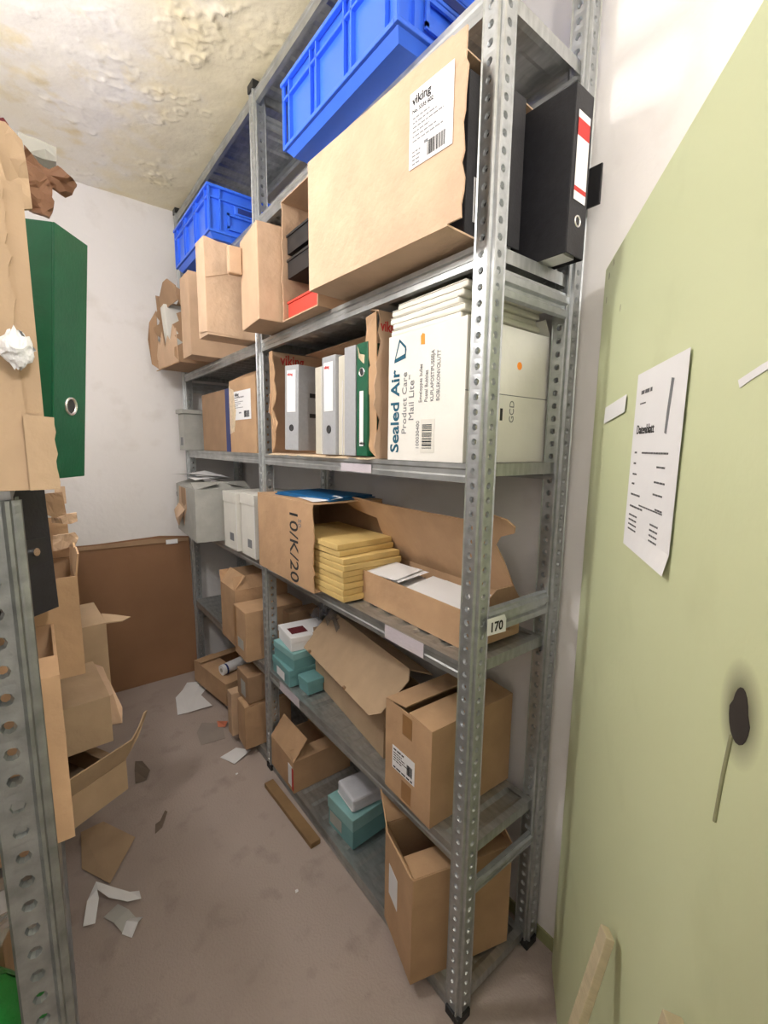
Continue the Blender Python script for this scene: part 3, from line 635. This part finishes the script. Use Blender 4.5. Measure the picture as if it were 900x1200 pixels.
for k, (dx, a_) in enumerate(print_sheets):
    s = tag(MB().grid(lambda u, v: (.21*u, .297*v, .010*math.sin(3*u+2*v+k)), 6, 6).build('loose_sheet', PAPER), 'loose white sheet lying on the grey torn carton', 'paper', 'sheets on the grey torn carton'); s.location = (.70+dx, 2.62+.04*k, z+.335+.012*k); s.rotation_euler = (0, 0, a_)
def archive(label, x0, y0, y1, h):
    th = carton('archive_box', label, x0, x0+.29, y0, y1, z+.001, z+h, WHITEC, cat='archive box', group='white archive boxes', flaps=())
    a = .145; b = (y1-y0)/2
    MB().box(-a-.004, a+.004, -b-.003, b+.003, h-.05, h+.004).build('lid', WHITEC, th, bevel=.002)
    MB().box(-a-.0008, -a-.0002, -b*.5, b*.1, .045, .085).build('print_patch', INKG, th)
    MB().box(-a+.05, a-.1, -b-.0008, -b-.0002, .06, .063).box(-a+.05, a-.1, -b-.0008, -b-.0002, .055, .0565).build('printed_lines', INKG, th)
    MB().box(-a-.0015, -a-.0005, -b, -b+.004, 0, h).build('edge_fold', PAPER, th)
archive('white archive box with lid right beside the marked brown carton', .785, 1.985, 2.155, .30)
archive('narrow white archive box beside the grey torn carton', .775, 2.195, 2.385, .29)
# 10/K/20 carton lying open at its near end
kb = carton('cardboard_box', 'brown carton marked 10/K/20 with manila envelopes coming out of its end', .765, 1.075, 1.395, 1.893, z+.001, z+.325, CARD2, open_side='y0', torn=.008, top='closed', seed=31)
text('10/K/20', .098, INK, kb, frame((-.1556, -.065, .295), (0, 0, -1), (0, -1, 0)), bold=.0004, sx=.92)
text('50', .034, INKG, kb, frame((-.1556, -.135, .262), (0, 0, -1), (0, -1, 0)))
for k in range(9):
    e = thing('manila_envelope', 'topmost manila envelope lying askew on the manila stack' if k == 8 else 'manila envelope stacked in the open end of the marked brown carton', 'envelope', (.79+.0015*((k*5) % 4), 1.235+.002*((k*3) % 5)+(.03 if k > 6 else 0), z+.006+.0217*k), 0, 'manila envelopes', rot=(.03 if k > 6 else 0, 0, .006*((k*4) % 5-2)+(.06 if k > 6 else 0)))
    MB().grid(lambda u, v: (.25*u, .35*v, .020+.004*noise.noise((u*4, v*4, k))-.006*abs(2*u-1)**4), 8, 8).build('flap_side', YELLOW, e)
    MB().box(0, .25, 0, .35, .0005, .0205).build('body', YELLOW, e, bevel=.002)
f = thing('paper_folder', 'blue card folder lying on the marked brown carton', 'folder', (.84, 1.44, z+.330), .15); MB().box(0, .235, -.03, .33, 0, .004).build('cover', BLUEF, f); MB().box(.004, .228, -.02, .32, .005, .012).build('upper_cover', BLUEF, f)
s = tag(MB().grid(lambda u, v: (.12*u, .20*v, .004+.012*math.sin(2.5*v+u)*u), 6, 6).build('loose_sheet', PAPER), 'folded white letter lying on top of the marked brown carton', 'paper'); s.location = (.785, 1.43, z+.328); s.rotation_euler = (0, 0, -.15)
# open tray carton with lid and papers
ob = carton('mailing_carton', 'shallow brown mailing carton with raised lid, holding white paper', .868, 1.085, .742, 1.34, z+.001, z+.108, CARD2, rz=-.03, cat='cardboard box')
def lidpts():
    P = lambda y, s: (.1085-.13*s, y, .108+.225*s)
    pts = [(-.29, 0), (.29, 0), (.30, .5), (.285, .72), (.33, .74), (.42, .80), (.455, .87), (.46, .95), (.43, 1.02), (.36, 1.03), (.2, 1.0), (-.14, 1.0), (-.19, 1.0), (-.24, 1.08), (-.30, 1.13), (-.35, 1.1), (-.37, 1.02), (-.36, .94), (-.31, .86), (-.28, .72), (-.288, .5)]
    return [P(y, q) for y, q in pts]
MB().slab(lidpts(), .004).build('lid', CARD2, ob)
MB().slab([(.1085, -.297, .10), (.06, -.297, .02), (-.05, -.297, .06), (-.06, -.297, .109), (.0, -.297, .15), (.07, -.297, .15)], .004).build('end_flap', CARD3, ob)
for k, (yy, yl, xx, xl, zz, n) in enumerate(((1.075, .205, .895, .13, .075, 5), (.775, .25, .89, .15, .06, 5))):
    for q in range(n):
        s = tag(MB().grid(lambda u, v: (xl*u, yl*v, .006*math.sin(2*v+q)+.004*u), 5, 5).build('white_sheet', PAPER), 'white sheet in the shallow open mailing carton', 'paper', 'sheets in the mailing carton')
        s.location = (xx+.004*((q*3) % 4), yy+.008*((q*5) % 3), z+zz+.008*q); s.rotation_euler = (0, -.08, .05*((q*2) % 3-1))

# --- level 2 (0.52)
z = LEVELS[1]
def small_box(name, label, x0, x1, y0, y1, z0, h, m, lid, rz=0.0, group=None, print_=None):
    th = thing(name, label, 'box', ((x0+x1)/2, (y0+y1)/2, z0), rz, group); a, b = (x1-x0)/2, (y1-y0)/2
    MB().box(-a, a, -b, b, 0, h).build('body', m, th, bevel=.003)
    MB().box(-a-.003, a+.003, -b-.003, b+.003, h*.62, h+.003).build('lid', lid, th, bevel=.003)
    return th
t1 = small_box('slide_box', 'lower teal cardboard box under the teal and white boxes', .815, 1.04, 1.70, 1.893, z+.001, .075, TEALD, TEALD, -.05, 'teal boxes')
MB().box(-.1165, -.1158, -.05, .04, .012, .05).build('label', PAPER, t1)
small_box('slide_box', 'upper teal cardboard box under the small white carton', .825, 1.05, 1.70, 1.888, z+.080, .075, TEALD, TEAL, .04, 'teal boxes')
wbx = small_box('small_carton', 'small white carton with a red print on the teal boxes', .835, 1.03, 1.70, 1.875, z+.160, .062, PAPER, PAPER, -.12)
MB().box(-.08, -.005, -.05, .02, .0655, .0662).build('red_print', MAROON, wbx)
small_box('slide_box', 'flat teal box between the teal stack and the long brown carton', .845, .92, 1.60, 1.685, z+.001, .06, TEALD, TEALD, 0.0, 'teal boxes')
lb_ = carton('cardboard_box', 'long brown carton under a folded cardboard lid, beside the teal boxes', .90, 1.09, 1.085, 1.70, z+.001, z+.195, CARDK, rz=-.12, flaps=(('y1', -15, .05),))
lid = MB()
lid.slab([(-.150, .315, .170), (-.152, -.305, .178), (-.02, -.345, .325), (-.02, .285, .325)], .004)
lid.build('lid', CARDK, lb_)
MB().slab([(-.02, .285, .325), (-.02, -.345, .325), (.09, -.33, .27), (.09, .28, .27)], .004).build('lid_back', CARDK, lb_)
MB().slab([(-.152, -.305, .178), (-.13, -.345, .20), (-.04, -.37, .30), (-.02, -.345, .325)], .003).build('corner_flap', CARDK, lb_)
for yy in (.22, -.12): MB().box(-.155, -.146, yy, yy+.012, .176, .186).build('notch', CARD3, lb_)
nb = carton('cardboard_box', 'taped brown carton with a white address label below the numbered beam', .795, 1.135, .79, 1.0, z+.001, z+.295, CARD2, rz=-.03, top='open', flaps=(('y0', 86, .098), ('y1', 80, .098)))
for z0_, z1_ in ((.22, .285), (.01, .07)): MB().box(-.1712, -.1704, -.022, .022, z0_, z1_).build('tape', TAPE, nb)
lm = frame((-.1706, .068, .085), (0, -1, 0), (0, 0, 1)); lb2 = label_plate(nb, lm, .105, .075)
print_lines(lb2, lm, [(.006, .062, .05, .005)]+[(.006, .052-.008*k, .04+.015*(k % 3), .003) for k in range(4)]+[(.006, .004, .09, .005)], INK); barcode(lb2, lm @ Matrix.Translation((.07, .018, .0006)), .026, .032, 18)
film = MB().grid(lambda u, v: (.18*u, .24*v, .02+.09*abs(noise.noise((u*3.1, v*3.3, 2)))+.05*math.sin(3*u)*math.sin(3*v)), 16, 16).build('plastic_bag', mat('grey_film', srgb(120, 124, 134), .2, 0, 0, 5, .6, 30, alpha=.55)); film.location = (.95, 1.54, z+.26)
tag(film, 'crumpled clear plastic bag lying on the long brown carton', 'plastic bag')
# far bay
fb = carton('cardboard_box', 'brown carton with a pale label in front of the flapped box', .745, 1.05, 2.035, 2.205, z+.001, z+.255, CARD2, rz=-.02, top='solid')
MB().box(-.1535, -.1526, -.05, .03, .05, .10).build('label', GREYC, fb); MB().box(-.1532, -.1526, .05, .08, .02, .25).build('tape', TAPE, fb)
carton('cardboard_box', 'taller brown carton with open top flaps, second along the shelf', .765, 1.06, 2.235, 2.46, z+.001, z+.31, CARD2, flaps=(('x0', 40, .09), ('y0', 20, .07), ('y1', -10, .06)), seed=6)
carton('cardboard_box', 'dark brown carton against the middle post behind the teal boxes', .93, 1.10, 1.945, 2.02, z+.001, z+.24, CARD3, top='solid')

# --- level 1 (0.05)
z = LEVELS[0]
ang = math.atan2(.068, .21)
tb1 = carton('cardboard_box', 'tall open brown carton leaning out under the end beam', .775, 1.107, .720, .925, z+.001, z+.345, CARD2, rz=-ang*.93, flaps=(('y0', 100, .09), ('y1', -35, .09), ('x1', 25, .08)))
tb1.location = (.922, .846, z+.001)
MB().slab([(-.166, .1025, .346), (-.166, -.1025, .346), (-.172, -.1, .35), (-.19, .03, .38), (-.186, .1, .47)], .004).build('front_flap', CARD2, tb1)
MB().slab([(-.166, -.104, .345), (-.10, -.104, .345), (.16, -.104, .345), (.16, -.107, .26), (-.15, -.107, .255), (-.166, -.107, .26)], .003).build('folded_flap', CARD2, tb1)
MB().box(-.1672, -.1662, .0, .065, .13, .235).build('label', PAPER, tb1)
mr = thing('exercise_book', 'dark maroon book leaning in the tall open carton', 'book', (1.02, .84, z+.30), .5, rot=(.5, .3, .2)); MB().box(-.05, .06, -.06, .06, 0, .014).build('cover', MAROON, mr, bevel=.001); MB().box(-.046, .0605, -.056, .056, .003, .011).build('pages', PAPER, mr)
lb1 = carton('cardboard_box', 'low brown carton with one flap up beside the teal box', .795, 1.09, 1.645, 1.885, z+.001, z+.15, CARD2, rz=-.01, flaps=(('x0', 38, .11), ('y0', 50, .05), ('x1', 85, .1)))
MB().box(-.1485, -.1477, -.105, -.065, .02, .12).build('white_label', PAPER, lb1); MB().box(-.1490, -.1482, -.118, -.102, .01, .115).build('red_label', INKR, lb1)
tl = small_box('slide_box', 'large teal cardboard box near the tall open carton', .84, 1.06, 1.26, 1.425, z+.001, .125, TEALD, TEAL, .05, 'teal boxes')
MB().box(-.1115, -.1108, -.01, .07, .02, .07).build('label', GREYC, tl)
pk = thing('paper_pack', 'white paper pack wrapped in film on the teal box', 'paper pack', (.95, 1.335, z+.132), -.08); MB().box(-.085, .10, -.065, .065, 0, .055).build('wrapper', mat('film_white', srgb(220, 222, 230), .25, 0, .1, 20, .4, 30), pk, bevel=.008); MB().box(-.0865, -.08, -.06, .06, .005, .012).build('wrapper_fold', PAPER, pk)
# far bay, on and in front of the bottom shelf
carton('cardboard_box', 'narrow upright brown carton under the small square carton', .735, .98, 2.050, 2.165, z+.001, z+.225, CARD2, rz=-.05, flaps=(('x0', 75, .05), ('y0', 70, .05)), seed=2)
carton('cardboard_box', 'flat brown carton on edge next to the narrow upright one', .715, .95, 2.20, 2.265, z+.001, z+.24, CARD, rz=.0, top='solid')
sb = carton('cardboard_box', 'small square brown carton stacked on the narrow upright carton', .75, .96, 2.05, 2.20, z+.245, z+.385, CARD3, top='solid'); MB().box(-.1058, -.1052, -.04, .02, .02, .10).build('label', GREYC, sb)
eb = carton('cardboard_box', 'flat open carton with a white roll, near the back wall', .75, 1.06, 2.52, 2.95, z+.001, z+.135, CARD2, rz=.15, flaps=(('x0', 88, .13), ('y1', 80, .1)))
rl = thing('paper_roll', 'white paper roll lying in the flat open carton', 'paper roll', (.80, 2.62, z+.17), .15)
MB().tube([(0, 0, 0), (.24, .02, .01)], .032, 16).build('paper', PAPER, rl, smooth=False); MB().tube([(-.002, 0, 0), (.05, .004, .002)], .013, 12).build('core', GREYC, rl)
MB().tube([(.02, 0, 0), (.03, .001, 0)], .0335, 16).build('blue_band', NAVY, rl)

# ---------------------------------------------------------------- back wall cardboard and floor litter
cb = thing('cardboard_sheet', 'large brown cardboard sheet leaning on the back wall', 'cardboard', (.16, 3.15, .001), 0, rot=(-.075, 0, 0))
MB().slab([(-.15, 0, 0), (.645, 0, 0), (.642, 0, .955), (.46, 0, .975), (.1, 0, .962), (-.15, 0, .965)], .006).build('sheet', mat('cardboard_dark_sheet', srgb(146, 108, 78), .8, 0, .15, 3, .15, 30), cb)
MB().slab([(-.15, -.009, .935), (.635, -.009, .925), (.635, -.009, .945), (.40, -.009, .962), (.1, -.009, .955), (-.15, -.009, .955)], .003).build('top_fold', CARD3, cb)
MB().box(.492, .565, -.0135, -.012, .915, .945).build('label', PAPER, cb)
def floor_sheet(name, label, pts, m=PAPER, z0=.003, cat='paper', group=None, curl=.012):
    cx = sum(p[0] for p in pts)/len(pts); cy = sum(p[1] for p in pts)/len(pts)
    mb = MB(); mb.slab([(x-cx, y-cy, z0+curl*((k*37) % 3)/2) for k, (x, y) in enumerate(pts)], .0012)
    o = mb.build(name, m); o.location = (cx, cy, 0); return tag(o, label, cat, group)
floor_sheet('loose_sheet', 'crumpled white sheet on the floor before the back wall', [(.548, 2.66), (.60, 2.64), (.735, 2.62), (.72, 2.80), (.79, 2.87), (.76, 2.95), (.69, 3.01), (.64, 2.92), (.58, 2.84)])
floor_sheet('loose_sheet', 'white leaflet on the floor at the foot of the upright cartons', [(.629, 2.145), (.669, 2.046), (.77, 2.09), (.72, 2.17)])
floor_sheet('paper_scrap', 'dusty grey paper lying flat between the leaflet and the white sheet', [(.58, 2.30), (.70, 2.28), (.73, 2.42), (.64, 2.50), (.59, 2.42)], mat('dusty_paper', srgb(160, 150, 142), .9, 0, .1, 10), .002, curl=.003)
floor_sheet('cardboard_scrap', 'torn grey cardboard scrap on the floor beside the flapped carton', [(.255, 2.20), (.30, 2.19), (.325, 2.24), (.31, 2.35), (.28, 2.36), (.265, 2.28)], mat('scrap_grey', srgb(118, 104, 92), .9, 0, .1, 20), cat='cardboard')
floor_sheet('cardboard_scrap', 'small dark scrap on the open floor of the aisle', [(.27, 1.845), (.30, 1.86), (.335, 1.93), (.33, 1.95), (.30, 1.90), (.28, 1.89)], mat('scrap_grey', srgb(118, 104, 92), .9), cat='cardboard', curl=.004)
floor_sheet('cardboard_scrap', 'flat brown cardboard piece on the floor under the jutting carton', [(.02, 1.84), (.095, 1.70), (.20, 1.85), (.11, 2.04), (.03, 2.02)], CARDK, .004, cat='cardboard', curl=.02)
o = tag(MB().box(0, .30, -.03, .03, 0, .004).box(0, .30, -.03, .03, .010, .012).build('wooden_lath', WOODD), 'old wooden lath lying beneath the bottom shelf edge', 'wood'); 
o = bpy.data.objects['wooden_lath']; o.data.clear_geometry(); mbb = MB().box(0, .42, -.022, .022, 0, .022); mbb_me = mbb.mesh('wooden_lath', bevel=.002); mbb_me.materials.append(WOODD); o.data = mbb_me; o.location = (.765, 1.40, .001); o.rotation_euler = (0, 0, math.radians(92))
# white paper strips
def strip(label, path, wd, m=PAPER):
    P = [Vector(p) for p in path]; mb = MB(); L_ = []; 
    for k, p in enumerate(P):
        d = (P[min(k+1, len(P)-1)]-P[max(k-1, 0)]); s_ = Vector((-d.y, d.x, 0)).normalized()*wd/2; L_.append((p+s_, p-s_))
    for k in range(len(P)-1): mb.slab([L_[k][0], L_[k][1], L_[k+1][1], L_[k+1][0]], .001)
    o_ = mb.build('paper_strip', m); return tag(o_, label, 'paper')
strip('curled white paper strip rising from the floor beside the rack post', [(.022, 1.58, .012), (.040, 1.63, .05), (.055, 1.67, .06), (.095, 1.63, .04), (.14, 1.60, .02), (.175, 1.60, .004)], .035)
strip('short folded white paper strip beside the curled one', [(.085, 1.60, .003), (.11, 1.55, .012), (.13, 1.50, .004)], .05, mat('grey_paper', srgb(190, 190, 186), .85))
strip('bright white paper end folded up on the aisle floor', [(.115, 1.475, .004), (.135, 1.49, .03), (.15, 1.515, .01)], .04)
for k, (x, y) in enumerate(((.655, 1.98), (.62, 1.28), (.60, 2.72))):
    o = MB().slab([(-.006, -.004, .003), (.005, -.005, .005), (.007, .004, .003), (-.003, .006, .004)], .002).build('paper_crumb', PAPER); o.location = (x, y, 0); tag(o, 'tiny white paper crumb on the bare floor', 'paper', 'paper crumbs on the floor')
o = floor_sheet('orange_wrapper', 'crumpled orange and white wrapper by the bottom shelf edge', [(.70, 2.40), (.73, 2.37), (.755, 2.40), (.74, 2.44), (.71, 2.45)], mat('orange_wrap', srgb(214, 130, 100), .6), .004, 'wrapper', curl=.015)

# ---------------------------------------------------------------- the rack across the aisle: torn cartons and binders
LZ4 = 1.526
tc1 = carton('cardboard_box', 'torn cardboard box around the big green binder, across the aisle', -.30, .012, .62, 1.03, LZ4+.001, LZ4+.31, CARDK, rz=0, open_side='x1', seed=41)
rnd = random.Random(8)
def ragged(x, z0_, z1_, amp, n=16): return [(x+rnd.uniform(-amp, amp), z0_+(z1_-z0_)*k/n) for k in range(n+1)]
cx1, cy1 = tc1.location.x, tc1.location.y
e = [(.10, 0.0)]+[(x-cx1, zz) for x, zz in ragged(-.004, 0.0, .31, .0025, 30)]+[(.10, .31)]
MB().slab([(x, -.209, zz) for x, zz in e], .005).build('torn_front', CARDK, tc1)
e = [(.138, 0.0)]+[(x-cx1, zz) for x, zz in ragged(.020, 0.0, .078, .0012, 10)]+[(.138, .080)]
MB().slab([(x, -.2135, zz) for x, zz in e], .004).build('folded_edge', CARDK, tc1)
binder('file_binder', 'big dark green binder jutting from the torn box across the aisle', (.0375, .766, LZ4+.004), math.radians(144), .066, GREENB, h=.318, dep=.24, ring=(.098, .0125), tilt=(0, -.095))
torn = thing('crushed_cardboard', 'crushed brown cardboard piled on top of the torn box', 'cardboard', (-.06, .70, LZ4+.312), 0)
def trace(pts, Y, t, name, m, parent, curl=0.0, seed=1):
    """ragged sheet standing at distance Y; curl bends and crumples it in depth"""
    o = parent.location; P = [pix(u, v, 'Y', Y)-o for u, v in reversed(pts)]
    ob_ = MB().slab(P, t).build(name, m, parent)
    if curl:
        c0 = sum(P, Vector())/len(P); bm = bmesh.new(); bm.from_mesh(ob_.data)
        bmesh.ops.triangulate(bm, faces=bm.faces[:])
        for _ in range(3): bmesh.ops.subdivide_edges(bm, edges=[e_ for e_ in bm.edges if e_.calc_length() > .006], cuts=1)
        bmesh.ops.triangulate(bm, faces=[f_ for f_ in bm.faces if len(f_.verts) > 4])
        for v_ in bm.verts:
            d = v_.co-c0; n = noise.noise((v_.co.x*45+seed, v_.co.z*45, 3)); n2 = noise.noise((v_.co.x*110, v_.co.z*110, 7+seed))
            v_.co.y += curl*(n*1.0+n2*.35)+curl*14*d.x*d.x*10
            v_.co.z += curl*.25*n2
        bm.to_mesh(ob_.data); bm.free()
    return ob_
MB().slab([(-.2, -.06, .0), (.06, -.06, .004), (.052, -.055, .055), (.01, -.058, .062), (-.2, -.05, .07)], .005).build('side', CARDK, torn)
trace([(-60, 135), (6, 142), (26, 165), (33, 202), (38, 246), (-60, 250)], .66, .004, 'upper_side', CARDK, torn, .006)
trace([(20, 152), (66, 172), (66, 190), (30, 180)], .76, .03, 'paper_edge', GREYC, torn, .006)
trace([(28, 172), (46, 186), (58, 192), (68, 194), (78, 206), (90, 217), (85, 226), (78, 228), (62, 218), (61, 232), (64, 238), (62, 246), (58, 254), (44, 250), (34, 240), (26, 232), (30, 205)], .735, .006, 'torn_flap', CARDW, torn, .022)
trace([(-20, 140), (4, 138), (10, 146), (0, 152), (-20, 150)], .75, .02, 'dark_scrap', MAROON, torn, .005)
bagp = MB().grid(lambda u, v: (.035*(math.sin(math.pi*v)*.8+.2)*math.cos(2*math.pi*u)*(1+.3*noise.noise((u*5, v*5, 1))), .022*(math.sin(math.pi*v)*.8+.2)*math.sin(2*math.pi*u)*(1+.3*noise.noise((u*4, v*5, 7))), -.045*v+.008*noise.noise((u*6, v*6, 4))), 24, 12).build('plastic_scrap', mat('white_plastic', srgb(232, 234, 236), .35, 0, .08, 20, .6, 60))
bagp.scale = (.42, .5, .85); bagp.location = (-.006, .605, LZ4+.165); tag(bagp, 'white torn plastic scrap caught on the box around the green binder', 'plastic scrap')
# black binder on the box below
bb = binder('file_binder', 'black lever arch binder standing under the green binder, behind the rack post', (-.010, .80, LEVELS[2]+.285), math.radians(140), .07, BLACKF, h=.185, dep=.24, tilt=(.04, .06))
MB().box(-.0015, .0, -.024, .024, .075, .11).build('lever_window', BLACKP, bb); MB().tube([(-.006, .0, .092), (.0, .0, .092)], .006, 10).build('lever', CHROME, bb)
nbx = carton('cardboard_box', 'upright plain brown carton squeezed behind the rack post across the aisle', -.20, .004, .684, .90, LEVELS[2]+.001, LEVELS[2]+.235, CARD2, flaps=(('y0', 80, .05), ('y1', 8, .05)), seed=3)
ofx = carton('cardboard_box', 'narrow open carton with ragged top flaps behind the black binder', -.16, .056, 1.20, 1.42, LEVELS[2]+.001, LEVELS[2]+.235, CARD2, seed=13, flaps=(('y1', -8, .10, .008), ('x1', -8, .05, .006)))
trace([(60, 606), (76, 602), (90, 601), (91, 611), (82, 614), (60, 613)], 1.36, .006, 'folded_flap', CARDP, ofx, .006)
trace([(46, 580), (73, 576), (78, 603), (64, 607), (48, 600)], 1.30, .006, 'raised_flap', CARD3, ofx, .006)
trace([(62, 628), (88, 624), (92, 630), (88, 640), (62, 646)], 1.34, .006, 'inner_flap', CARDP, ofx, .006)
trace([(64, 570), (76, 570), (78, 590), (64, 592)], 1.40, .006, 'back_flap', CARDP, ofx)
# cartons on the lower shelf, jutting into the aisle
lw = carton('cardboard_box', 'low brown carton jutting far into the aisle with one flap hanging out', -.2035, .0965, 1.376, 1.676, LEVELS[1]+.001, LEVELS[1]+.098, CARDK, rz=.5, flaps=(('y0', -25, .085), ('x1', 60, .06), ('x0', 85, .1), ('y1', 80, .1)), seed=17)
MB().slab([(.150, -.184, .172), (.152, -.155, .110), (.185, -.16, .15), (.215, -.16, .20), (.222, -.165, .225), (.208, -.17, .225), (.185, -.175, .195)], .004).build('tongue_flap', CARDK, lw)
up = carton('cardboard_box', 'half folded brown carton lying on top of the jutting carton', -.18, .112, 1.44, 1.72, LEVELS[1]+.186, LEVELS[1]+.325, CARDK, rz=.06, top='closed', seed=19)
MB().slab([(.150, -.10, .03), (.185, -.06, .0), (.195, -.02, .03), (.175, .06, .10), (.150, .06, .135)], .004).build('side_flap', CARDP, up)
MB().slab([(.148, -.13, .137), (.158, -.12, .137), (.172, .02, .10), (.168, .10, .13), (.148, .12, .139)], .003).build('edge_flap', CARDP, up)
tp_ = carton('cardboard_box', 'topmost brown carton of the stack, its lid tongue poking out', -.16, .150, 1.80, 2.07, LEVELS[1]+.186, LEVELS[1]+.42, CARDK, rz=.05, top='closed', seed=23)
MB().slab([(.0, -.135, .237), (.155, -.135, .240), (.155, .135, .24), (.0, .135, .237)], .004).build('lid', CARDK, tp_)
MB().slab([(.155, -.135, .240), (.21, -.11, .225), (.245, -.07, .22), (.20, -.04, .23), (.157, -.03, .242)], .004).build('lid_tongue', CARDK, tp_)
# behind the near post: dark carton, film and green sack
carton('cardboard_box', 'dull brown carton deep on the lower shelf behind the green sack', -.42, -.10, .84, 1.26, LEVELS[1]+.001, LEVELS[1]+.33, CARD3, top='open', flaps=(('y0', 85, .12), ('y1', 80, .12)), seed=29)
carton('cardboard_box', 'dull brown carton pushed to the back behind the plain upright carton', -.42, -.22, .72, 1.10, LEVELS[2]+.001, LEVELS[2]+.30, CARD3, top='open', flaps=(('x1', 80, .09), ('x0', 85, .09)), seed=30)
fl = MB().grid(lambda u, v: (-.19+.125*u+.012*noise.noise((u*4, v*7, 2)), .735+.03*noise.noise((u*5, v*9, 5))+.02*math.sin(9*u), LEVELS[1]+.36+.12*v+.03*noise.noise((u*6, v*3, 1))), 14, 22).build('plastic_film', FILM)
tag(fl, 'clear crumpled stretch film above the green sack', 'plastic film')
sk = MB().grid(lambda u, v: (-.125+.085*math.sin(math.pi*v)**.5*math.cos(2*math.pi*u)*(1+.25*noise.noise((u*6, v*5, 1))), .745+.07*math.sin(math.pi*v)**.5*math.sin(2*math.pi*u)*(1+.25*noise.noise((u*6, v*6, 9))), LEVELS[1]+.004+.33*v), 28, 16).build('plastic_sack', FILMG, smooth=True)
tag(sk, 'bright green plastic sack behind the rack post', 'sack')
# fine print too small to pick apart singly
for o in bpy.data.objects:
    if o.name.split('.')[0] in ('printed_lines', 'barcode') and o.parent: o['kind'] = 'stuff'
